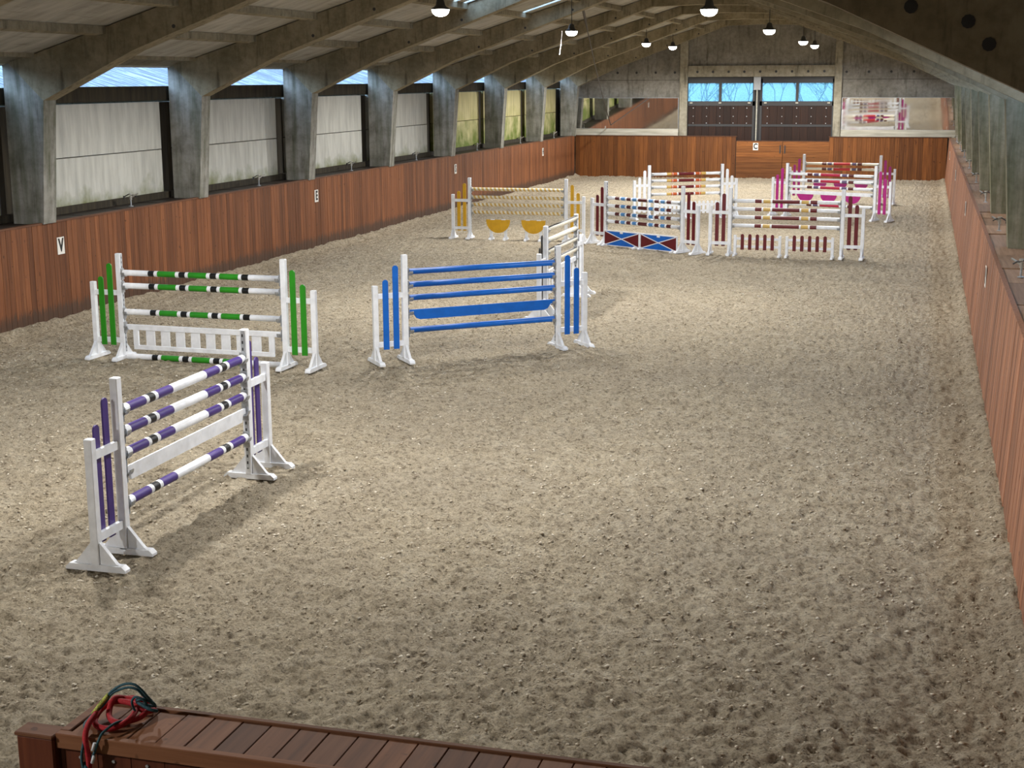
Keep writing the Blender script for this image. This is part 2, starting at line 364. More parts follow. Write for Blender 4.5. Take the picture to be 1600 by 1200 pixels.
for i in range(n_):
    o = link('board', me, wr, (AW+.03+random.uniform(-.003, .003), 5+(i+1)*BR_, random.uniform(-.004, .002)), rot=(0, 0, math.pi))
link('board_run', MB().quadbox([(AW, -8, -.2), (AW+.03, -8, -.2), (AW+.03, 5.15, -.2), (AW, 5.15, -.2), (AW+.1, -8, KH), (AW+.13, -8, KH), (AW+.13, 5.15, KH), (AW+.1, 5.15, KH)]).mesh('board_run', 'right_wood'), wr)
we = struct('wall_end_kick', MB().box(0, 7.42, 60.03, 60.1, -.2, KH-.02).box(11.5, AW+.1, 60.03, 60.1, -.2, KH-.02).mesh('wall_end_kick', 'shelf_dark'),
            'far end timber kick wall of orange brown upright boards', 'wall')
me = board_mesh(.195, KH, 'end_wood', 'kbE', along='X')
for x0, x1 in ((0, 7.4), (11.5, AW+.1)):
    n_ = int(round((x1-x0)/.2))
    for i in range(n_): link('board', me, we, (x0+i*.2, 60.03, random.uniform(-.004, .002)))
# caps and shelves
struct('trim_1', MB().box(-.09, .02, -8, 60, KH-.005, KH+.025).mesh('trim_1', 'cap_wood'), 'narrow brown cap rail along the left kick wall', 'trim')
struct('trim_2', MB().box(AW+.09, AW+.15, -8, 60, KH-.005, KH+.014).mesh('trim_2', 'right_wood'), 'narrow brown cap rail along the right kick wall', 'trim')
struct('trim_3', MB().box(0, 7.45, 59.97, 60.14, KH, KH+.03).box(11.47, AW+.2, 59.97, 60.14, KH, KH+.03).mesh('trim_3', 'cap_wood'), 'narrow cap rail on the far end kick wall', 'trim')
FY0 = 5.65; FRAMES = [FY0+6*k for k in range(10)]; FT = .2
ls = struct('trim_4', MB().box(-.80, -.09, -8, 60.4, 1.80, 1.84).mesh('trim_4', 'shelf_dark'), 'dark planked ledge behind the left kick wall', 'ledge')
me = MB().box(-.78, -.09, .01, .735, 1.84, 1.875).mesh('plank', 'shelf_dark')
for i in range(64): link('plank', me, ls, (0, 12.4+i*.75, random.uniform(-.006, .004)))
rs = struct('trim_5', MB().box(AW+.13, 17.6, -8, 60.4, 1.80, 1.835).mesh('trim_5', 'shelf_dark'), 'pale brown planked ledge behind the right kick wall', 'ledge')
y = 3.0; k = 0
while y < 60:
    L = (1.55, 1.15, 1.9, 1.4)[k % 4]
    mt = cached(('rs', k % 4), lambda: MB().box(AW+.15, 17.55, .02, L-.02, 1.835, 1.875).mesh('plank', 'shelf_brown'))
    link('plank', mt, rs, (0, y, random.uniform(-.012, .008))); y += L; k += 1

# ------------------------------------------------------------------ concrete portal frames
CX = 8.43
def mirror(poly): return [(2*CX-p, q) for p, q in poly][::-1]
COLP = [(-.14, -.2), (-.14, 1.872), (.05, 1.872), (.22, 4.1), (-.58, 4.88), (-.58, -.2)]
RAFP = [(.22, 4.1), (2.1, 4.97), (6.9, 6.70), (CX, 6.74), (CX, 7.48), (.05, 4.90), (-.58, 4.88)]
def inset_prism(poly):
    m = MB(); c = .02; n = len(poly)
    cx = sum(p for p, q in poly)/n; cz = sum(q for p, q in poly)/n
    m.prism(poly, -FT, FT, 'Y'); return m
cmL = inset_prism(COLP).mesh('column', 'column_concrete'); cmR = inset_prism(mirror(COLP)).mesh('column', 'mossy_column_concrete')
rmL = inset_prism(RAFP).mesh('rafter', 'rafter_concrete'); rmR = inset_prism(mirror(RAFP)).mesh('rafter', 'rafter_concrete')
ordn = ['nearest', 'second', 'third', 'fourth', 'fifth', 'sixth', 'seventh', 'eighth', 'ninth', 'farthest']
for k, fy in enumerate(FRAMES):
    lab = ('grey concrete portal frame, nearest one, crossing the top right corner' if k == 0 else
           'grey concrete portal frame against the far gable wall' if k == 9 else
           'grey concrete portal frame, %s from the near end' % ordn[k])
    r = empty('portal_frame', (0, fy, 0), label=lab, cat='frame', group='concrete portal frames')
    link('column', cmL, r); link('column', cmR, r); link('rafter', rmL, r); link('rafter', rmR, r)
    # bolt sockets in the soffit side faces
    hs = cached('socket', lambda: MB().tube([(0, 0, 0), (0, .03, 0)], .035, 8).mesh('socket', 'dark_metal'))
    for j, (sx_, sz) in enumerate(((2.9, 5.36), (4.3, 5.88), (5.7, 6.36))): link('socket', hs, r, (sx_, -FT-.006, sz-.0))
    if k in (0, 1):
        hb = cached('socket_big', lambda: MB().tube([(0, 0, 0), (0, .03, 0)], .05, 10).mesh('socket', 'dark_metal'))
        for (sx_, sz) in ((15.0, 5.14), (15.35, 4.93), (15.75, 4.82), (15.9, 4.66)): link('socket', hb, r, (sx_, -FT-.006, sz))

# ------------------------------------------------------------------ roof: sheets between purlins, roof lights
SL = (7.48-4.90)/(CX-.05)
zt = lambda x: 4.90+SL*(x-.05)
PX = [-.62, 1.5, 2.95, 4.4, 5.85, 7.3, CX]
ce = struct('ceiling', MB().prism([(-1.0, zt(-1.0)+.12), (CX, zt(CX)+.12), (CX, zt(CX)+.16), (-1.0, zt(-1.0)+.16)], -9, FY0).prism([(2*CX+1, zt(-1)+.12), (2*CX+1, zt(-1)+.16), (CX, zt(CX)+.16), (CX, zt(CX)+.12)], -9, FY0).mesh('ceiling', 'ceiling_sheet'),
            'pitched roof lining of pale stained sheets between concrete purlins', 'ceiling')
def slab(x0, x1, w, mir):
    def f():
        P = [(x0, zt(x0)+.02), (x1-.01, zt(x1-.01)+.02), (x1-.01, zt(x1-.01)+.06), (x0, zt(x0)+.06)]
        if mir: P = mirror(P)
        return MB().prism(P, .006, w-.006).mesh('ceiling_sheet', 'ceiling_sheet')
    return cached(('slab', x0, round(w, 3), mir), f)
def purl(i, w, mir):
    def f():
        x = PX[i]
        P = [(x-.07, zt(x)-.13), (x+.07, zt(x)-.10), (x+.07, zt(x)+.035), (x-.07, zt(x)+.015)]
        if i == 0: P = [(-.50, 4.86), (.10, 4.86), (.10, zt(.1)+.02), (-.50, zt(-.5)+.02)]
        if mir: P = mirror(P)
        return MB().prism(P, 0, w).mesh('purlin', 'purlin_concrete')
    return cached(('purl', i, mir), f)
GAPS = {3: [(28.30, 28.54), (29.10, 29.34)], 4: [(34.56, 34.84)]}     # narrow roof lights in two bays
for k in range(9):
    ya, yb = FRAMES[k]+FT, FRAMES[k+1]-FT
    for mir in (False, True):
        for i in range(6):
            link('purlin', purl(i, yb-ya, mir), ce, (0, ya, 0))
            if (not mir) and i == 3 and k in GAPS:
                e = [FRAMES[k]]+[v for g_ in GAPS[k] for v in g_]+[FRAMES[k+1]]
                for y0, y1 in zip(e[::2], e[1::2]): link('ceiling_sheet', slab(PX[i], PX[i+1], y1-y0, mir), ce, (0, y0, 0))
                for y0, y1 in GAPS[k]: link('roof_light', MB().prism([(4.45, zt(4.45)+.05), (5.8, zt(5.8)+.05), (5.8, zt(5.8)+.06), (4.45, zt(4.45)+.06)], y0, y1).mesh('roof_light', 'roof_light_sheet'), ce)
                continue
            for j in range(3): link('ceiling_sheet', slab(PX[i], PX[i+1], 2.0, mir), ce, (0, FRAMES[k]+j*2.0, 0))
link('ceiling_sheet', MB().prism([(-1.0, zt(-1)+.02), (CX, zt(CX)+.02), (CX, zt(CX)+.08), (-1.0, zt(-1)+.08)], 59.64, 60.9).prism(mirror([(-1.0, zt(-1)+.02), (CX, zt(CX)+.02), (CX, zt(CX)+.08), (-1.0, zt(-1)+.08)]), 59.64, 60.9).mesh('ceiling_sheet', 'ceiling_sheet'), ce)
struct('ridge_beam', MB().box(CX-.12, CX+.12, 5.65, 59.6, 7.38, 7.52).mesh('ridge_beam', 'purlin_concrete'), 'concrete ridge beam at the top of the roof', 'beam')

# ------------------------------------------------------------------ upper left wall: white panels, dark lintel, open clerestory
ul = struct('wall_left_upper', MB().box(-.98, -.9, -8, 60.5, 1.7, 3.98).mesh('wall_left_upper', 'dark_streaked'), 'upper left wall of stained white panels under an open strip', 'wall')
PW = 5.35
for k in range(9):
    y0 = FRAMES[k]+.35 if k else FRAMES[k]+.35
    far = k >= 6
    for j, (za, zb) in enumerate(((2.02, 2.945), (2.965, 3.99))):
        mt = ('algae_panel' if j == 0 else 'algae_panel_top') if far else ('foot_panel' if j == 0 else 'white_panel')
        mp = cached(('wp', j, mt), lambda: MB().bbox(-.9, -.78, 0, PW, 0, zb-za, .008).mesh('wall_panel', mt))
        link('wall_panel', mp, ul, (random.uniform(-.008, .008), y0, za))
    link('sill', cached('sill', lambda: MB().box(-.9, -.74, -.3, 5.7, 1.875, 2.015).mesh('sill', 'dark_streaked')), ul, (0, y0, 0))
    link('lintel', cached('lint', lambda: MB().box(-.92, -.66, -.3, 5.7, 4.02, 4.30).box(-.94, -.62, -.3, 5.7, 4.30, 4.325).mesh('lintel', 'dark_streaked')), ul, (0, y0, 0))
    link('shade_strip', cached('gapstrip', lambda: MB().box(-.9, -.84, PW+.04, PW+.12, 2.0, 4.0).mesh('shade_strip', 'dark_metal')), ul, (0, y0, 0))  # dark strip standing in for the shadow in the gap beside each panel
link('wall_panel', MB().box(-.9, -.8, -8, 5.3, 1.9, 5.0).mesh('wall_panel', 'white_panel'), ul)
ur = struct('wall_right_upper', MB().box(17.62, 17.75, -8, 60.5, 1.7, 4.3).mesh('wall_right_upper', 'dark_streaked'), 'dim upper right wall behind the mossy columns', 'wall')
link('wall_panel', MB().box(17.5, 17.74, -9, 5.5, 1.9, 5.2).mesh('wall_panel', 'gable_concrete'), ur)
for k in range(9):
    for j, (za, zb) in enumerate(((1.9, 2.945), (2.965, 3.99))):
        mp = cached(('wpr', j), lambda: MB().bbox(17.5, 17.62, 0, 5.5, 0, zb-za, .008).mesh('wall_panel', 'foot_panel'))
        link('wall_panel', mp, ur, (0, FRAMES[k]+.25, za))
struct('wall_near', MB().box(-1, 18, -9.2, -9, -.2, 7.6).mesh('wall_near', 'gable_concrete'), 'concrete wall behind the gallery at the near end', 'wall')

# ------------------------------------------------------------------ far gable wall
GY = 60.45
gw = MB()
gl = [(-1.0, -.2), (4.78, -.2), (4.78, zt(4.78)+.05), (-1.0, zt(-1.0)+.05)]
gw.prism(gl, GY, GY+.25); gw.prism(mirror([(-1.0, -.2), (2*CX-11.9, -.2), (2*CX-11.9, zt(2*CX-11.9)+.05), (-1.0, zt(-1)+.05)]), GY, GY+.25)
gw.prism([(4.78, 4.98), (11.9, 4.98), (11.9, zt(2*CX-11.9)+.05), (CX, zt(CX)+.05), (4.78, zt(4.78)+.05)], GY, GY+.25)
we2 = struct('wall_end', gw.mesh('wall_end', 'gable_concrete'), 'grey concrete gable wall at the far end above the boards', 'wall')
link('pilaster', MB().bbox(4.76, 5.12, GY-.2, GY, -.1, 6.35, .02).mesh('pilaster', 'lintel_concrete'), we2)
link('pilaster', MB().bbox(11.60, 11.93, GY-.2, GY, -.1, 6.25, .02).mesh('pilaster', 'lintel_concrete'), we2)
link('lintel', MB().box(4.8, 11.88, GY-.12, GY+.2, 4.50, 4.985).mesh('lintel', 'lintel_concrete'), we2)
hm = MB().tube([(0, 0, 0), (0, .04, 0)], .055, 12).mesh('recess', 'dark_metal')
for x, z, yy in [(1.87+.88*i, 4.70, GY-.02) for i in range(4)]+[(5.55+.70*i, 4.72, GY-.14) for i in range(9)]+[(12.1+.95*i, 4.69, GY-.02) for i in range(4)]:
    link('recess', hm, we2, (x, yy, z))
for i, (x0, x1) in enumerate(((-.55, 4.72), (11.95, 17.2))):
    link('panel_joint', MB().box(x0, x1, GY-.012, GY, 4.36, 4.375).mesh('panel_joint', 'dark_streaked'), we2)
for i, (x0, x1, side) in enumerate(((-.6, 4.74, 'left'), (11.96, 17.0, 'right'))):
    lg = tag(link('ledge', MB().box(x0, x1, GY-.30, GY, 1.86, 2.03).mesh('ledge', 'white_ledge')), None, None)
    lg.parent = we2
    l2 = link('ledge', MB().box(x0, x1, GY-.22, GY, 2.035, 2.19).mesh('ledge', 'white_ledge'), we2)
    mr = empty('wall_mirror', ((x0+x1)/2, GY-.20, 2.20), label=('long wall mirror left of the door reflecting boards and sand' if i == 0 else 'long wall mirror right of the door reflecting the magenta jumps'), cat='mirror', group='arena mirrors')
    w2 = (x1-x0)/2; tilt = math.radians((2.4, 2.5)[i])
    mo = link('mirror_glass', MB().box(-w2+.02, w2-.02, 0, .012, 0, 1.37).mesh('mirror_glass', 'mirror'), mr, rot=(tilt, 0, 0))
    link('mirror_frame', MB().box(-w2, w2, .0, .03, -.02, 0).box(-w2, w2, 0, .03, 1.37, 1.385).box(-w2, -w2+.02, 0, .03, 0, 1.37).box(w2-.02, w2, 0, .03, 0, 1.37).box(-w2, w2, .013, .03, 0, 1.37).mesh('mirror_frame', 'galvanised'), mr, rot=(tilt, 0, 0))
# sliding doors with high windows
def door(n, x0, x1, lab):
    Y0 = 60.62
    r = empty('door_%d' % n, ((x0+x1)/2, Y0, 0), label=lab, cat='door', kind='structure')
    w = (x1-x0)/2; f = MB()
    f.box(-w, w, 0, .10, 4.22, 4.50).box(-w, w, 0, .10, 3.22, 3.42).box(-w, -w+.10, 0, .1, 0, 4.4).box(w-.10, w, 0, .1, 0, 4.4).box(-.06, .06, 0, .1, 3.42, 4.22)
    link('door_frame', f.mesh('door_frame', 'dark_metal'), r)
    link('door_back', MB().box(-w, w, .075, .095, 0, 3.3).mesh('door_back', 'door_wood'), r)
    nb = 9; bw = (2*w-.2)/nb
    bm_ = MB().box(.004, bw-.004, .03, .07, 0, 3.22).mesh('door_board', 'door_wood')
    for i in range(nb): link('door_board', bm_, r, (-w+.1+i*bw, 0, 0))
    link('door_bar', MB().box(-w+.1, w-.1, .005, .03, 2.30, 2.40).mesh('door_bar', 'dark_metal'), r)
    bt = cached('bolt', lambda: MB().tube([(0, 0, 0), (0, -.012, 0)], .022, 6).mesh('bolt', 'galvanised'))
    for i in range(5):
        for z in (2.45, 2.75, 3.12): link('bolt', bt, r, (-w+.35+i*(2*w-.7)/4, .03, z))
    pw = MB().box(0, w-.16, .04, .05, 3.42, 4.22).mesh('pane', 'dusty_glass')
    link('pane', pw, r, (-w+.10, 0, 0)); link('pane', pw, r, (.06, 0, 0))
    for xx in (-w+.25, 0, w-.25): link('catch', cached('catch', lambda: MB().box(-.06, .06, -.02, 0, 3.32, 3.38).mesh('catch', 'white_ledge')), r, (xx, 0, 0))
door(1, 5.0, 8.12, 'left dark brown sliding door with two high windows'); door(2, 8.34, 11.62, 'right dark brown sliding door with two high windows')
link('door_post', MB().box(8.08, 8.38, 60.66, 60.76, -.1, 4.6).box(4.9, 11.7, 60.55, 60.72, 4.42, 4.6).mesh('door_post', 'dark_metal'), we2)
dp = empty('door_guide', (8.22, 60.5, 0), label='pale vertical guide pole with grey box between the sliding doors', cat='pole')
link('pole', MB().tube([(0, 0, 1.5), (0, 0, 4.1)], .03, 8).mesh('pole', 'white_ledge'), dp); link('box', MB().bbox(-.16, .16, -.05, .08, 3.92, 4.50, .01).mesh('box', 'galvanised'), dp)
# low gate in the far kick wall
ga = empty('door_3', (9.46, 60.03, 0), label='low double gate of horizontal orange brown boards under the sliding doors', cat='gate', kind='structure')
for s_, (x0, x1) in enumerate(((-2.04, .0), (.02, 2.04))):
    for j in range(7):
        mg = cached(('gp', s_), lambda: MB().box(x0, x1, 0, .05, .004, .232).mesh('gate_plank', 'gate_wood')); link('gate_plank', mg, ga, (0, random.uniform(-.004, .004), .02+j*.236))
link('gate_latch', MB().box(-.12, -.07, -.03, 0, 1.15, 1.5).box(.09, .14, -.03, 0, 1.15, 1.5).mesh('gate_latch', 'dark_metal'), ga)
link('gate_cap', MB().box(-2.04, 2.04, -.02, .08, 1.672, 1.70).mesh('gate_cap', 'cap_wood'), ga)

# ------------------------------------------------------------------ outside: neighbour roof, thicket
def corrugated():
    m = MB(); ny = 1500; y0, y1 = -5.0, 100.0; xs = [-3.2, -14.0]; zs = [4.0, 7.2]
    for j in range(ny+1):
        yy = y0+(y1-y0)*j/ny; a = .035*math.sin(2*math.pi*yy/.28)
        for x, z in zip(xs, zs): m.v.append((x, yy, z+a))
    for j in range(ny): m.f.append((2*j, 2*j+2, 2*j+3, 2*j+1)); m.m.append(0)
    return m
nb = empty('neighbouring_roof', (-3.2, 30, 0), label='bluish corrugated roof of the next building seen through the open strip', cat='roof')
o = link('roof_sheet', corrugated().mesh('roof_sheet', 'neighbour_sheet', True), nb, (3.2, -30, 0))
link('eaves_wall', MB().box(-13.8, -3.7, -5, 100, -.3, 3.95).mesh('eaves_wall', 'gable_concrete'), nb, (3.2, -30, 0))
def thicket():
    m = MB(); rng = random.Random(3)
    def grow(p, d, L, r, dep):
        q = p+d*L; m.tube([p, (p+q)/2+Vector((rng.uniform(-.1, .1), rng.uniform(-.1, .1), 0))*L*.3, q], [r, r*.8, r*.6], 4, caps=False)
        if dep == 0: return
        for _ in range(3):
            dd = (d+Vector((rng.uniform(-.8, .8), rng.uniform(-.8, .8), rng.uniform(-.2, .6)))).normalized(); grow(q, dd, L*.68, r*.58, dep-1)
    for i in range(26):
        grow(Vector((rng.uniform(-2, 18), rng.uniform(68, 88), -.3)), Vector((rng.uniform(-.1, .1), 0, 1)).normalized(), rng.uniform(1.6, 2.6), rng.uniform(.06, .12), 4)
    return m
tag(link('bare_thicket', thicket().mesh('bare_thicket', 'branches')), 'tangle of bare winter branches behind the door windows', 'thicket', kind='stuff')

# ------------------------------------------------------------------ lamps
def lamp(x, y, z, lab, drop):
    r = empty('high_bay_lamp', (x, y, z), label=lab, cat='lamp', group='round high bay lamps under the roof')
    link('housing', cached('lh', lambda: MB().lathe([(.04, .20), (.07, .17), (.09, .08), (.12, .05), (.165, .03), (.17, .0)][::-1], 20).mesh('housing', 'dark_metal', True)), r)
    link('lens', cached('ll', lambda: MB().lathe([(.05, -.125), (.10, -.11), (.145, -.07), (.165, -.02), (.168, .0)], 20).mesh('lens', 'lamp_lens', True)), r)
    link('hook', MB().tube([(0, 0, .19), (0, 0, .19+drop)], .012, 6).mesh('hook', 'dark_metal'), r)
    ld = bpy.data.lights.new('lamp_light', 'SPOT'); ld.shadow_soft_size = .15; ld.spot_size = math.radians(172); ld.spot_blend = .35; ld.energy = LAMP_W; ld.color = (1.0, .975, .935)
    lo = bpy.data.objects.new('lamp_light', ld); COL.objects.link(lo); lo.parent = r; lo.location = (0, 0, -.29)
LP = [(6.63, 20.85, 'round lit lamp at the upper middle, beside the bright roof slits', 0), (5.99, 34.12, 'round lit lamp with a white pull cord below it', 0), (5.33, 48.89, 'round lit lamp, third along the left row', 0), (5.33, 54.84, 'round lit lamp, last along the left row', 0),
      (11.41, 22.75, 'round lit lamp, nearest of the row under the ridge', 0), (11.27, 35.33, 'round lit lamp, second of the row right of the ridge', 0), (11.12, 48.71, 'round lit lamp, third of the row right of the ridge', 0), (11.05, 55.32, 'round lit lamp, last of the row right of the ridge', 0),
      (6.6, 8.0, 'round lit lamp above the frame, left row', 0), (11.4, 9.5, 'round lit lamp above the frame, right row', 0), (6.6, -4.5, 'round lit lamp above the near end, left row', 0)]
for x, y, lab, _ in LP:
    top = zt(x if x < CX else 2*CX-x); lamp(x, y, 5.72, lab, top-5.72-.2)
pc = MB().tube([(5.71, 34.15, 5.74), (5.68, 34.15, 5.4), (5.64, 34.15, 5.10)], .007, 6); tag(link('pull_cord', pc.mesh('pull_cord', 'white_paint')), 'short white cord hanging below the second left lamp', 'cord')
hc = [Vector((5.72, 36.6, 6.5)).lerp(Vector((1.62, 60.2, 2.36)), t_/16)+Vector((0, 0, -.22*math.sin(math.pi*t_/16))) for t_ in range(17)]
tag(link('hanging_cable', MB().tube(hc, [.045, .045]+[.02]*15, 6).mesh('hanging_cable', 'black_letter')), 'thin dark cable slanting from the roof down to the left mirror', 'cable')
sp = empty('wall_speaker', (-.15, 60.2, 4.0), label='small black speaker on the far wall above the left mirror', cat='speaker')
link('body', MB().bbox(-.16, .2, -.22, .02, -.02, .28, .02).mesh('body', 'dark_metal'), sp); link('bracket', MB().tube([(0, 0, .13), (0, .25, .13)], .02, 6).mesh('bracket', 'galvanised'), sp)
link('grille', MB().lathe([(.11, 0), (.10, .02), (.03, .03)], 14).mesh('grille', 'black_paint'), sp, (.02, -.22, .13), rot=(math.pi/2, 0, 0))

# ------------------------------------------------------------------ sprinklers on the ledges
def sprinkler(x, y, rz, lab, grp, s=1.0):
    r = empty('sprinkler', (x, y, 1.875), rz, label=lab, cat='sprinkler', group=grp); r.scale = (s, s, s)
    link('riser', cached('sr', lambda: MB().tube([(0, 0, 0), (0, 0, .16)], .016, 8).lathe([(.05, 0), (.05, .012), (.02, .02)], 10).mesh('riser', 'galvanised')), r)
    link('body', cached('sb', lambda: MB().tube([(0, 0, .14), (0, 0, .22)], .028, 10).tube([(0, 0, .24), (0, 0, .27)], .04, 10).mesh('body', 'brass_grey')), r)
    link('nozzle', cached('sn', lambda: MB().tube([(0, 0, .18), (.15, 0, .27)], [.022, .014], 8).mesh('nozzle', 'brass_grey')), r)
    link('arm', cached('sa', lambda: MB().tube([(-.13, .02, .20), (-.04, .02, .25), (.06, .02, .23), (.12, .0, .19)], .012, 6).tube([(-.13, .02, .15), (-.13, .02, .22)], .02, 6).mesh('arm', 'dark_metal')), r)
for i, (y, t_) in enumerate(zip((21.2, 27.3, 33.4, 39.0, 45.7, 51.7, 57.3), ('first', 'second', 'third', 'fourth', 'fifth', 'sixth', 'last'))):
    sprinkler(-.35, y, random.uniform(-.4, .4)+.3, 'small sprinkler head on the left ledge, %s from the near end' % t_, 'sprinklers on the left ledge')
for i, (y, t_) in enumerate(zip((14.1, 20.1, 26.0, 32.0, 38.0, 44.0, 50.0, 56.0), ('nearest', 'second', 'third', 'fourth', 'fifth', 'sixth', 'seventh', 'last'))):
    sprinkler(16.80, y, math.pi-.3+random.uniform(-.3, .3), 'dark sprinkler head on the right ledge, %s along it' % t_, 'sprinklers on the right ledge', .9)

# ------------------------------------------------------------------ dressage letters
def letter_mesh(ch, size):
    cu = bpy.data.curves.new('letter', 'FONT'); cu.body = ch; cu.size = size; cu.align_x = 'CENTER'; cu.align_y = 'CENTER'; cu.extrude = .002; cu.offset = .012
    o = bpy.data.objects.new('tmp_letter', cu); COL.objects.link(o); bpy.context.view_layer.update()
    me = bpy.data.meshes.new_from_object(o.evaluated_get(bpy.context.evaluated_depsgraph_get())); bpy.data.objects.remove(o); bpy.data.curves.remove(cu)
    me.materials.clear(); me.materials.append(MATS['black_letter']); return me
def sign(ch, loc, rz, lab, w=.23, h=.32):
    r = empty('letter_sign', loc, rz, label=lab, cat='sign', group='dressage letter signs')
    link('plate', MB().bbox(-w/2, w/2, -.012, 0, -h/2, h/2, .003).mesh('plate', 'sign_white'), r)
    lo = link('letter', letter_mesh(ch, .30), r, (0, -.0145, 0), rot=(math.pi/2, 0, 0)); lo.scale = (.85, 1.1, 1)
for ch, y in zip('VESH', (18, 30, 42, 54)): sign(ch, (.004, y, 1.42), math.pi/2, 'small white board with letter %s on the left kick wall' % ch)
for ch, y in zip('PBRM', (17.6, 29.8, 42, 54)): sign(ch, (AW+.068, y, 1.42), -math.pi/2, 'white letter board %s seen edge-on on the right kick wall' % ch)
sign('C', (8.28, 60.02, 1.44), 0, 'small white board with letter C on the far gate')

# ------------------------------------------------------------------ show jumps
POST_H, OUT_H, WING_W, PR = 1.72, 1.25, .50, .047
def foot_mesh():
    m = MB()
    m.prism([(-.31, 0), (.31, 0), (.31, .025), (.27, .06), (-.27, .06), (-.31, .025)], -.045, .045, 'X')
    return m.mesh('foot', 'white_paint')
def brace_mesh(s):
    return MB().prism([(s*.045, .06), (s*.24, .06), (s*.21, .075), (s*.045, .27)] if s > 0 else [(s*.045, .27), (s*.21, .075), (s*.24, .06), (s*.045, .06)], -.022, .022, 'X').mesh('brace', 'white_paint')
def picket_poly(w, z0, z1, n=8):
    r = w/2; return [(-r, z0), (r, z0)]+[(r*math.cos(math.pi*i/n), z1-r+r*math.sin(math.pi*i/n)) for i in range(n+1)]
def wing(loc, ang, sx, pmat, lab, grp, side, cups, pw=.094, face='white_paint'):
    """sx: direction of the outer post along local x; side: which face carries the pickets; cups: heights of cups"""
    r = empty('jump_wing', (*loc, 0), ang, label=lab, cat='jump wing', group=grp)
    link('post', cached('p1', lambda: MB().bbox(-.045, .045, -.04, .04, .05, POST_H, .006).mesh('post', 'white_paint')), r)
    link('post', cached('p2', lambda: MB().bbox(-.042, .042, -.04, .04, .05, OUT_H, .006).mesh('post', 'white_paint')), r, (sx*WING_W, 0, 0))
    for x in (0, sx*WING_W):
        f = link('foot', cached('ft', foot_mesh), r, (x, 0, 0))
        for s in (-1, 1): link('brace', cached(('br', s), lambda: brace_mesh(s)), f)
    rm = cached(('cr', sx), lambda: MB().box(sx*.045, sx*(WING_W-.042), -.02, .02, -.04, .04).mesh('crossrail', 'white_paint'))
    for z in (1.08, .30): link('crossrail', rm, r, (0, 0, z))
    for x, zt_ in ((.165, 1.56), (.335, 1.34)):
        pm = cached(('pk', pmat, zt_, pw), lambda: MB().prism(picket_poly(pw, .22, zt_), -.009, .009, 'Y').mesh('picket', pmat)); link('picket', pm, r, (sx*x, side*.030, 0))
    link('track', cached('trk', lambda: MB().box(0, .006, -.018, .018, .12, POST_H-.01).mesh('track', 'keyhole_steel')), r, (-sx*.045 - (.006 if sx > 0 else 0), 0, 0))
    def cup():
        m = MB(); R = .058; n = 8; ang_ = [math.pi*(1+i/n) for i in range(n+1)]
        inner = [(R*math.cos(a), R*math.sin(a)) for a in ang_]; outer = [((R+.012)*math.cos(a), (R+.012)*math.sin(a)) for a in ang_]
        m.prism(outer+inner[::-1], .01, .075, 'X'); m.box(0, .012, -.04, .04, -.12, .06); return m.mesh('pole_cup', 'galvanised')
    for z in cups:
        c = link('pole_cup', cached('cup', cup), r, (-sx*.051, 0, z+.008), rot=(0, 0, 0 if sx < 0 else math.pi))
    return r
def pole_mesh(key, bands, L, spiral=None):
    def f():
        m = MB(); n = 14
        mats = []
        if spiral:
            N = 176; mats = list(spiral)
            for i in range(N+1):
                x = -L/2+L*i/N
                for k in range(n): th = 2*math.pi*k/n + i*math.pi/4; m.v.append((x, PR*math.cos(th), PR*math.sin(th)))
            for i in range(N):
                for k in range(n): m.f.append((i*n+k, i*n+(k+1) % n, (i+1)*n+(k+1) % n, (i+1)*n+k)); m.m.append(0 if k < 7 else 1)
            e = len(m.v)-n; m.f.append(tuple(range(n))); m.m.append(0); m.f.append(tuple(e+k for k in range(n))[::-1]); m.m.append(0)
        else:
            for a, b, mt in bands:
                if mt not in mats: mats.append(mt)
            xs = [bands[0][0]]+[b for a, b, mt in bands]
            for x in xs:
                for k in range(n): th = 2*math.pi*k/n; m.v.append((-L/2+L*x, PR*math.cos(th), PR*math.sin(th)))
            for i, (a, b, mt) in enumerate(bands):
                for k in range(n): m.f.append((i*n+k, i*n+(k+1) % n, (i+1)*n+(k+1) % n, (i+1)*n+k)); m.m.append(mats.index(mt))
            e = len(m.v)-n; m.f.append(tuple(range(n))); m.m.append(mats.index(bands[0][2])); m.f.append(tuple(e+k for k in range(n))[::-1]); m.m.append(mats.index(bands[-1][2]))
        return m.mesh('jump_pole', mats, True)
    return cached(('pole', key, round(L, 3)), f)
def bands(*seq):                                    # half pattern given as (end fraction, material) up to .5, then mirrored
    out = []; a = 0
    for e, mt in seq: out.append((a, e, mt+'_paint')); a = e
    full = out+[(1-e, 1-s, mt) for s, e, mt in out[::-1]]
    r = []
    for s, e, mt in full:
        if r and r[-1][2] == mt: r[-1] = (r[-1][0], e, mt)
        else: r.append((s, e, mt))
    return r
B_GREEN = [(0, .17, 'white_paint'), (.17, .208, 'black_paint'), (.208, .23, 'white_paint'), (.23, .347, 'green_paint'), (.347, .37, 'white_paint'), (.37, .41, 'black_paint'), (.41, .43, 'white_paint'), (.43, .547, 'green_paint'), (.547, .57, 'white_paint'), (.57, .61, 'black_paint'), (.61, .63, 'white_paint'), (.63, .75, 'green_paint'), (.75, .77, 'white_paint'), (.77, .812, 'black_paint'), (.812, 1, 'white_paint')]
B_PURPLE = bands((.035, 'white'), (.155, 'purple'), (.178, 'white'), (.222, 'black'), (.245, 'white'), (.36, 'purple'), (.5, 'white'))
B_BLUE = bands((.5, 'blue'))
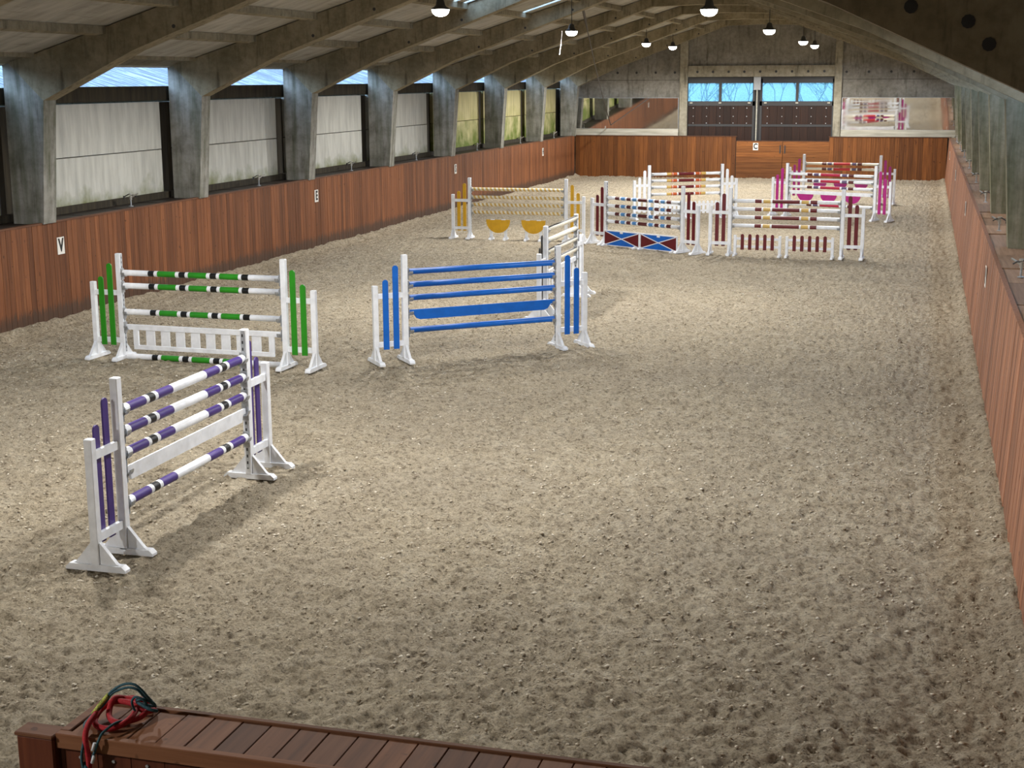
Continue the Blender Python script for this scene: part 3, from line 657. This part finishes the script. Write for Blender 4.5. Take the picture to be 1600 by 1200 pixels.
B_BR = bands((.115, 'white'), (.175, 'brown_red'), (.198, 'white'), (.255, 'sky_blue'), (.278, 'white'), (.335, 'brown_red'), (.358, 'white'), (.415, 'sky_blue'), (.438, 'white'), (.5, 'brown_red'))
B_MAR = bands((.21, 'white'), (.272, 'maroon'), (.288, 'white'), (.355, 'gold'), (.372, 'white'), (.5, 'maroon'))
B_ORANGE = bands((.216, 'white'), (.284, 'gold'), (.30, 'orange'), (.306, 'white'), (.366, 'orange'), (.388, 'white'), (.5, 'maroon'))
B_PINK = bands((.225, 'white'), (.286, 'brown_red'), (.303, 'white'), (.362, 'slate'), (.384, 'white'), (.5, 'crimson'))
B_RED = bands((.225, 'cream_white'), (.286, 'brown_red'), (.303, 'cream_white'), (.362, 'slate'), (.384, 'cream_white'), (.5, 'red'))
def split_pole(L, flip):                            # black and cream halves running lengthwise
    m = MB(); n = 16
    for x in (-L/2, L/2):
        for k in range(n): th = 2*math.pi*k/n; m.v.append((x, PR*math.cos(th), PR*math.sin(th)))
    for k in range(n):
        thm = math.degrees(2*math.pi*(k+.5)/n); dark = (50 < thm < 135) if not flip else (215 < thm < 320)
        m.f.append((k, (k+1) % n, n+(k+1) % n, n+k)); m.m.append(1 if dark else 0)
    m.f += [tuple(range(n))[::-1], tuple(range(n, 2*n))]; m.m += [0, 0]
    return m.mesh('jump_pole', ['cream_white_paint', 'black_paint'], True)
RANK = {1: ['only'], 2: ['top', 'lower'], 3: ['top', 'middle', 'lowest'], 4: ['topmost', 'second from top', 'third from top', 'lowest'], 5: ['topmost', 'second from top', 'third from top', 'fourth from top', 'lowest']}
class Jump:
    def __init__(s, A, B, name, grp):
        s.A = Vector(A); s.B = Vector(B); s.d = s.B-s.A; s.span = s.d.length; s.u = s.d/s.span; s.ang = math.atan2(s.u.y, s.u.x); s.mid = (s.A+s.B)/2; s.name = name; s.grp = grp
        s.L = s.span-.09-.06
    def wings(s, pmat, labL, labR, side, cups, sideR=None):
        wing(s.A, s.ang, -1, pmat, labL, s.grp+' wings', side, cups); wing(s.B, s.ang, 1, pmat, labR, s.grp+' wings', side if sideR is None else sideR, cups)
    def pole(s, z, me, lab, dx=0, dy=0):
        v = Vector((-s.u.y, s.u.x)); p = s.mid+s.u*dx+v*dy
        o = link('jump_pole', me, None, (p.x, p.y, z), s.ang); tag(o, lab, 'pole', s.grp+' poles'); return o
    def poles(s, zs, key, bnds, desc):
        for z, rk in zip(zs, RANK[len(zs)]): s.pole(z, pole_mesh(key, bnds, s.L), '%s, %s on %s' % (desc, rk, s.name))
    def thing(s, nm, t_, dy=0, **kw):               # t_ metres along from the left inner post
        v = Vector((-s.u.y, s.u.x)); p = s.A+s.u*t_+v*dy; return empty(nm, (p.x, p.y, 0), s.ang, **kw)

# --- green jump
j = Jump((3.10, 14.88), (6.02, 14.80), 'the green jump', 'green jump')
zs = [1.41, 1.20, .775]
j.wings('green_paint', 'left white wing with two green pickets, nearest the letter V', 'right white wing with two green pickets, behind the purple jump', -1, [z-.0 for z in zs]+[.54])
j.poles(zs, 'green', B_GREEN, 'green, black and white banded pole')
j.pole(.045, pole_mesh('green', B_GREEN, j.L), 'green, black and white banded pole lying on the sand', dy=-.02)
r = j.thing('jump_gate', 0, label='white slatted hanging gate in the green jump', cat='gate')
S = j.span
link('top_rail', MB().bbox(.075, S-.075, -.02, .02, .485, .57, .005).mesh('top_rail', 'white_paint'), r)
link('bottom_rail', MB().bbox(.20, S-.20, -.018, .018, .165, .235, .005).mesh('bottom_rail', 'white_paint'), r)
for x in (.20, S-.29): link('stile', cached('gst', lambda: MB().box(0, .09, -.018, .018, .235, .485).mesh('stile', 'white_paint')), r, (x, 0, 0))
for i in range(8): link('slat', cached('gsl', lambda: MB().box(-.08, .08, -.008, .008, .235, .485).mesh('slat', 'white_paint')), r, (.51+i*(S-1.02)/7, .0, 0))
# --- purple jump
j = Jump((8.32, 6.06), (8.30, 8.80), 'the purple jump', 'purple jump')
zs = [1.395, 1.185, .97, .49]
j.wings('purple_paint', 'near white wing with two purple pickets, closest to the camera', 'far white wing with two purple pickets beside the green jump', 1, zs+[.80])
j.poles(zs, 'purple', B_PURPLE, 'purple and white pole with black bands')
r = j.thing('jump_plank', 0, label='plain white hanging plank between the purple poles', cat='plank')
link('plank', MB().prism([(.075, .83), (.075, .77), (.14, .77), (.17, .69), (j.span-.17, .69), (j.span-.14, .77), (j.span-.075, .77), (j.span-.075, .83)][::-1], -.014, .014).mesh('plank', 'white_paint'), r)
# --- blue jump
j = Jump((7.65, 15.80), (9.73, 17.55), 'the blue jump', 'blue jump')
zs = [1.445, 1.235, 1.025, .50]
j.wings('blue_paint', 'left white wing with two blue pickets', 'right white wing with two blue pickets', -1, zs+[.80])
j.poles(zs, 'blue', B_BLUE, 'plain bright blue pole')
r = j.thing('jump_plank', 0, label='bright blue hanging plank with slanted ends', cat='plank'); S = j.span
link('plank', MB().prism([(.056, .83), (.056, .775), (.14, .765), (.19, .69), (.25, .665), (S-.25, .665), (S-.19, .69), (S-.14, .765), (S-.06, .775), (S-.06, .83)][::-1], -.014, .014).mesh('plank', 'blue_paint'), r)
# --- black and white jump behind the blue one
j = Jump((8.71, 20.70), (8.70, 23.25), 'black and white jump', 'black and white jump')
zs = [1.64, 1.43, 1.215, 1.0]
j.wings('black_paint', 'near white wing with two black pickets behind the blue jump', 'far white wing with black pickets behind the blue jump', 1, zs+[.82])
for i, z in enumerate(zs): j.pole(z, split_pole(j.L, i == 1), 'black-striped cream pole, %s behind the blue jump' % RANK[4][i])
r = j.thing('jump_gate', 0, label='white picket gate low in the black and white jump', cat='gate'); S = j.span
link('top_rail', MB().bbox(.075, S-.075, -.02, .02, .77, .86, .005).mesh('top_rail', 'white_paint'), r); link('bottom_rail', MB().box(.2, S-.2, -.018, .018, .40, .46).mesh('bottom_rail', 'white_paint'), r)
for i in range(9): link('slat', cached('gsl2', lambda: MB().box(-.06, .06, -.008, .008, .46, .77).mesh('slat', 'white_paint')), r, (.28+i*(S-.56)/8, 0, 0))
# --- yellow jump
j = Jump((3.20, 33.45), (6.02, 33.42), 'yellow jump', 'yellow jump')
zs = [1.405, 1.18, .97, .755]
j.wings('yellow_paint', 'left white wing with two yellow pickets by the left wall', 'right white wing with two yellow pickets', 1, zs)
for i, z in enumerate(zs): j.pole(z, pole_mesh('yellow', None, j.L, ('cream_white_paint', 'gold_paint')), 'cream pole with spiral yellow stripes, %s on the yellow jump' % RANK[4][i])
def moon(w, z1, n=14, flat=.02):
    R = w/2; d = z1-.22
    return [(R*math.cos(math.pi*i/n), z1-flat-d*math.sin(math.pi*i/n)) for i in range(n+1)]+[(-R, z1), (R, z1)]
for tx, lab in ((.90, 'left yellow half-round filler board on white legs'), (1.93, 'right yellow half-round filler board on white legs')):
    r = j.thing('half_round_filler', tx, -.2, label=lab, cat='filler', group='yellow half-round fillers')
    link('board', cached('ymoon', lambda: MB().prism(moon(.70, .575), -.012, .012).mesh('board', 'yellow_paint')), r)
    for x in (-.16, .16): link('top_mark', cached('ytm', lambda: MB().box(-.06, .06, -.016, .016, .565, .585).mesh('top_mark', 'white_paint')), r, (x, 0, 0))
    for x in (-.21, .21):
        link('leg', cached('yleg', lambda: MB().prism([(-.04, .03), (.04, .03), (.04, .40), (-.04, .40)], .013, .05).mesh('leg', 'white_paint')), r, (x, 0, 0))
        link('foot', cached('yft', lambda: MB().prism([(-.20, 0), (.20, 0), (.18, .045), (.05, .10), (-.05, .10), (-.18, .045)], -.035, .035, 'X').mesh('foot', 'white_paint')), r, (x, .03, 0))
# --- blue and maroon jump with cross-painted boxes
j = Jump((7.28, 32.80), (9.60, 31.46), 'the blue banded jump', 'blue and brown jump')
zs = [1.28, 1.07, .86, .65]
j.wings('maroon_paint', 'left white wing with two maroon pickets beside the cross-painted boards', 'right white wing with two maroon pickets beside the cross-painted boards', 1, zs)
j.poles(zs, 'br', B_BR, 'white pole with blue and brown bands')
def crossboard(w, lab, tx):
    r = j.thing('cross_painted_filler', tx, -.12, label=lab, cat='filler', group='cross-painted filler boards')
    z0, z1 = .03, .40; c = (w/2, (z0+z1)/2); m = MB(); t_ = .018
    m.prism([(0, z0), c, (0, z1)], -t_, t_, mi=0); m.prism([(w, z1), c, (w, z0)], -t_, t_, mi=0); 
    link('side_panel', m.mesh('side_panel', 'maroon_paint'), r)
    m = MB(); m.prism([(0, z1), c, (w, z1)], -t_, t_); m.prism([(w, z0), c, (0, z0)], -t_, t_); link('field_panel', m.mesh('field_panel', 'blue_paint'), r)
    f = MB(); b = .016
    f.box(-.02, w+.02, -.022, .022, z1, z1+.028); f.box(-.02, w+.02, -.022, .022, z0-.02, z0); f.box(-.02, .0, -.022, .022, z0, z1); f.box(w, w+.02, -.022, .022, z0, z1)
    link('frame', f.mesh('frame', 'white_paint'), r)
    a = math.atan2(z1-z0, w); l = math.hypot(w, z1-z0)/2
    for s in (-1, 1):
        link('cross_line', cached(('cl', round(l, 3), s), lambda: MB().box(-l+.02, l-.02, -.021, .021, -.011, .011).mesh('cross_line', 'white_paint')), r, (c[0], 0, c[1]), rot=(0, s*a, 0))
    link('tab', cached('tab', lambda: MB().box(-.05, .05, -.024, .024, .355, .40).mesh('tab', 'white_paint')), r, (w/2, 0, 0))
    for x in (.06, w-.06): link('foot', cached('cft', lambda: MB().prism([(-.2, 0), (.2, 0), (.2, .03), (.1, .06), (-.1, .06), (-.2, .03)], -.03, .03, 'X').mesh('foot', 'white_paint')), r, (x, 0, 0))
hw = (j.span-.16)/2
crossboard(hw-.05, 'left low board painted maroon and blue with a white cross', .09); crossboard(hw-.05, 'right low board painted maroon and blue with a white cross', .12+hw)
# --- maroon jump
j = Jump((10.84, 31.28), (13.66, 31.14), 'the maroon jump', 'maroon jump')
zs = [1.385, 1.18, .975, .76]
j.wings('maroon_paint', 'left white wing with maroon pickets of the white and maroon jump', 'right white wing with maroon pickets of the white and maroon jump', 1, zs)
j.poles(zs, 'mar', B_MAR, 'white pole with maroon and gold bands')
def picket_filler(j, tx, w, n, mat, lab, grp, dy=-.12, z1=.56, pw=.085):
    r = j.thing('picket_filler', tx, dy, label=lab, cat='filler', group=grp)
    for x in (0, w):
        link('post', cached('fpo', lambda: MB().bbox(-.035, .035, -.03, .03, .03, .53, .005).mesh('post', 'white_paint')), r, (x, 0, 0))
        f = link('foot', cached('fft', lambda: MB().prism([(-.22, 0), (.22, 0), (.22, .02), (.18, .05), (.04, .06), (.04, .16), (-.04, .16), (-.04, .06), (-.18, .05), (-.22, .02)], -.03, .03, 'X').mesh('foot', 'white_paint')), r, (x, 0, 0))
    for z in (.24, .44): link('rail', cached(('frl', round(w, 3)), lambda: MB().box(.035, w-.035, -.004, .016, -.03, .03).mesh('rail', 'white_paint')), r, (0, 0, z))
    for i in range(n): link('picket', cached(('fpk', mat, z1, pw), lambda: MB().prism(picket_poly(pw, .16, z1), -.018, -.004).mesh('picket', mat)), r, (.185+i*(w-.37)/(n-1) if n == 5 else .09+i*(w-.18)/(n-1), 0, 0))
picket_filler(j, .17, 1.13, 5, 'maroon_paint', 'left low white filler with five maroon pickets', 'low maroon picket fillers')
picket_filler(j, 1.48, 1.13, 5, 'maroon_paint', 'right low white filler with five maroon pickets', 'low maroon picket fillers')
# --- orange jump
j = Jump((7.10, 40.25), (9.26, 41.55), 'the orange jump', 'orange jump')
zs = [1.43, 1.22, 1.015, .79]
j.wings('white_paint', 'left all white wing of the orange and maroon banded jump', 'right all white wing of the orange and maroon banded jump', -1, zs)
j.poles(zs, 'orange', B_ORANGE, 'white pole with orange and maroon bands')
picket_filler(j, .16, 1.05, 7, 'white_paint', 'left low all white picket filler under the orange banded poles', 'low white picket fillers', pw=.09)
picket_filler(j, j.span-.16-1.05, 1.05, 7, 'white_paint', 'right low all white picket filler under the orange banded poles', 'low white picket fillers', pw=.09)
# --- magenta jumps, front and rear
def moon_plank(j, z0, z1, R, cs, lab):
    r = j.thing('scalloped_plank', 0, label=lab, cat='plank', group='scalloped planks of the magenta jumps'); S = j.span
    link('plank', MB().bbox(.085, S-.085, -.014, .014, z0, z1, .004).mesh('plank', 'white_paint'), r)
    n = 12; P = [(R*math.cos(math.pi*i/n), z0-(R*.86)*math.sin(math.pi*i/n)) for i in range(n+1)]
    me = MB().prism(P, -.012, .012).mesh('half_disc', 'magenta_paint')
    for x in cs: link('half_disc', me, r, (x, 0, 0))
j = Jump((11.28, 42.35), (14.12, 41.25), 'the front magenta jump', 'front magenta jump')
zs = [1.385, 1.18, .975]
j.wings('magenta_paint', 'front left white wing with two magenta pickets', 'front right white wing with two magenta pickets', -1, zs+[.80, .41])
j.poles(zs, 'pink', B_PINK, 'white pole with crimson and slate bands')
j.pole(.41, pole_mesh('pink', B_PINK, j.L), 'low white pole with crimson bands under the front half discs')
moon_plank(j, .745, .855, .28, (.66, 1.47, 2.28), 'white plank with three magenta half discs on the front jump')
j = Jump((11.36, 48.10), (14.08, 47.72), 'the rear magenta jump', 'rear magenta jump')
zs = [1.395, 1.205]
j.wings('magenta_paint', 'rear left white wing with two magenta pickets near the far gate', 'rear right white wing with two magenta pickets near the far wall', -1, zs+[.83])
j.poles(zs, 'red', B_RED, 'cream pole with red and slate bands')
moon_plank(j, .70, .86, .24, (.60, 1.34, 2.08), 'white plank with three magenta half discs on the rear jump')

# ------------------------------------------------------------------ near end barrier with plank top, rope halter and lead
RZ = 1.60
br = empty('near_barrier', (11.92, -.10, 0), label='brown timber barrier with a planked top along the bottom edge', cat='barrier')
NPL = 31; PWD = .1395
pm = MB().bbox(.002, PWD-.002, -.325, -.018, RZ-.03, RZ, .003).mesh('top_plank', 'rail_wood')
for i in range(NPL): link('top_plank', pm, br, (.05+i*PWD, 0, random.uniform(-.0015, .0015)))
link('edge_trim', MB().bbox(0, 4.5, -.018, .014, RZ-.05, RZ+.008, .004).mesh('edge_trim', 'trim_wood'), br)
link('edge_trim', MB().bbox(0, 4.5, -.365, -.325, RZ-.06, RZ+.008, .004).mesh('edge_trim', 'trim_wood'), br)
link('edge_trim', MB().bbox(0, .048, -.325, -.018, RZ-.06, RZ+.008, .004).mesh('edge_trim', 'trim_wood'), br)
fm = MB().box(.002, .163, -.345, -.32, -.1, RZ-.06).mesh('face_board', 'rail_face_wood')
bm2 = MB().tube([(0, 0, 0), (0, -.006, 0)], .008, 6).mesh('screw', 'galvanised')
for i in range(27):
    link('face_board', fm, br, (.03+i*.165, 0, 0)); link('screw', bm2, br, (.11+i*.165, -.345, RZ-.10))
link('back_face', MB().box(.03, 4.49, -.03, 0, -.1, RZ-.05).mesh('back_face', 'rail_face_wood'), br)
link('end_board', MB().box(.012, .03, -.345, 0, -.1, RZ-.06).mesh('end_board', 'rail_face_wood'), br)
gp = empty('gate_post', (11.80, -.42, 0), label='short brown timber post at the left end of the near barrier', cat='post')
link('post', MB().bbox(-.07, .118, -.06, .04, -.1, RZ-.015, .008).mesh('post', 'rail_face_wood'), gp); link('cap', MB().bbox(-.078, .118, -.065, .045, RZ-.015, RZ, .005).mesh('cap', 'trim_wood'), gp)
def smooth(pts, n=6, closed=False):
    P = [Vector(p) for p in pts]; N = len(P); out = []
    for i in range(N if closed else N-1):
        a, b, c, d = (P[(i-1) % N], P[i], P[(i+1) % N], P[(i+2) % N]) if closed else (P[max(i-1, 0)], P[i], P[i+1], P[min(i+2, N-1)])
        for k in range(n):
            t_ = k/n; out.append(.5*((2*b)+(c-a)*t_+(2*a-5*b+4*c-d)*t_*t_+(3*b-a-3*c+d)*t_**3))
    if not closed: out.append(P[-1])
    return out
z = RZ+.022
rp = [(12.177, -.085, z), (12.235, -.158, z), (12.218, -.215, z+.02), (12.144, -.2, z+.04), (12.06, -.197, z+.035), (12.026, -.25, z+.02), (12.031, -.317, z), (12.081, -.379, z), (12.143, -.388, z), (12.19, -.351, z+.01), (12.20, -.28, z+.02), (12.17, -.18, z+.03), (12.12, -.15, z+.034), (12.06, -.17, z+.032), (12.02, -.24, z+.022), (12.04, -.33, z+.026), (12.06, -.42, z+.02), (12.085, -.485, z-.01), (12.098, -.49, z-.10), (12.095, -.49, z-.16)]
lr = empty('lead_rope', (12.1, -.25, RZ), label='thick red lead rope coiled on the near barrier', cat='rope')
def rel(pts): return [(p[0]-12.1, p[1]+.25, p[2]-RZ) for p in pts]
link('coil', MB().tube(smooth(rel(rp)), .0135, 8).mesh('coil', 'red_rope', True), lr)
link('coil', MB().tube(smooth(rel([(12.19, -.10, z), (12.13, -.12, z+.025), (12.09, -.14, z+.03), (12.06, -.20, z+.05), (12.08, -.28, z+.01), (12.15, -.33, z+.005), (12.22, -.27, z+.005), (12.235, -.2, z+.02)])), .0135, 8).mesh('coil', 'red_rope', True), lr)
rh = empty('rope_halter', (12.1, -.25, RZ), label='teal rope halter with yellow binding lying over the red rope', cat='halter')
for off in (0, .018):
    link('cheek_rope', MB().tube(smooth(rel([(12.0, -.33+off, 1.615), (12.009, -.3, 1.635), (12.063+off*.4, -.3, 1.70-off*.6), (12.116, -.3, 1.759-off*.6), (12.175, -.3, 1.798-off), (12.224-off*.5, -.3, 1.806-off), (12.254-off*.6, -.29, 1.783-off*.5), (12.275-off, -.27, 1.74), (12.27, -.22, 1.69), (12.26, -.18, 1.65)])), .0062, 7).mesh('cheek_rope', 'teal_rope', True), rh)
link('nose_binding', MB().tube(smooth(rel([(12.012, -.3, 1.638), (12.063, -.303, 1.70), (12.10, -.303, 1.742)])), .0105, 8).mesh('nose_binding', 'lime_rope', True), rh)
link('knot', MB().tube(smooth(rel([(12.20, -.24, 1.70), (12.25, -.25, 1.715), (12.29, -.24, 1.69), (12.26, -.22, 1.67), (12.21, -.23, 1.68), (12.22, -.26, 1.70), (12.28, -.27, 1.68), (12.31, -.25, 1.665)])), .008, 7).mesh('knot', 'teal_rope', True), rh)
link('loop', MB().tube(smooth(rel([(12.20, -.25, 1.64), (12.195, -.27, 1.70), (12.22, -.28, 1.735), (12.255, -.27, 1.72), (12.26, -.25, 1.68)])), .006, 7).mesh('loop', 'teal_rope', True), rh)
link('tail', MB().tube(smooth(rel([(12.19, -.30, 1.63), (12.17, -.37, 1.645), (12.155, -.45, 1.635), (12.15, -.485, 1.61), (12.124, -.487, 1.547), (12.097, -.487, 1.498), (12.088, -.487, 1.42)])), .006, 7).mesh('tail', 'teal_rope', True), rh)
link('tail', MB().tube(smooth(rel([(12.0, -.33, 1.618), (12.03, -.40, 1.635), (12.07, -.46, 1.63), (12.082, -.500, 1.588), (12.073, -.505, 1.527), (12.080, -.505, 1.466), (12.085, -.505, 1.40)])), .006, 7).mesh('tail', 'teal_rope', True), rh)
link('tail_knot', MB().tube(smooth(rel([(12.075, -.49, 1.50), (12.088, -.50, 1.485), (12.10, -.49, 1.478), (12.088, -.48, 1.47), (12.075, -.49, 1.462)])), .010, 7).mesh('tail_knot', 'teal_rope', True), rh)
for p in ((12.135, -.492, 1.60), (12.128, -.492, 1.54)): link('rope_end', MB().tube(rel([p, (p[0]-.012, p[1], p[2]-.035)]), .008, 7).mesh('rope_end', 'white_paint', True), rh)
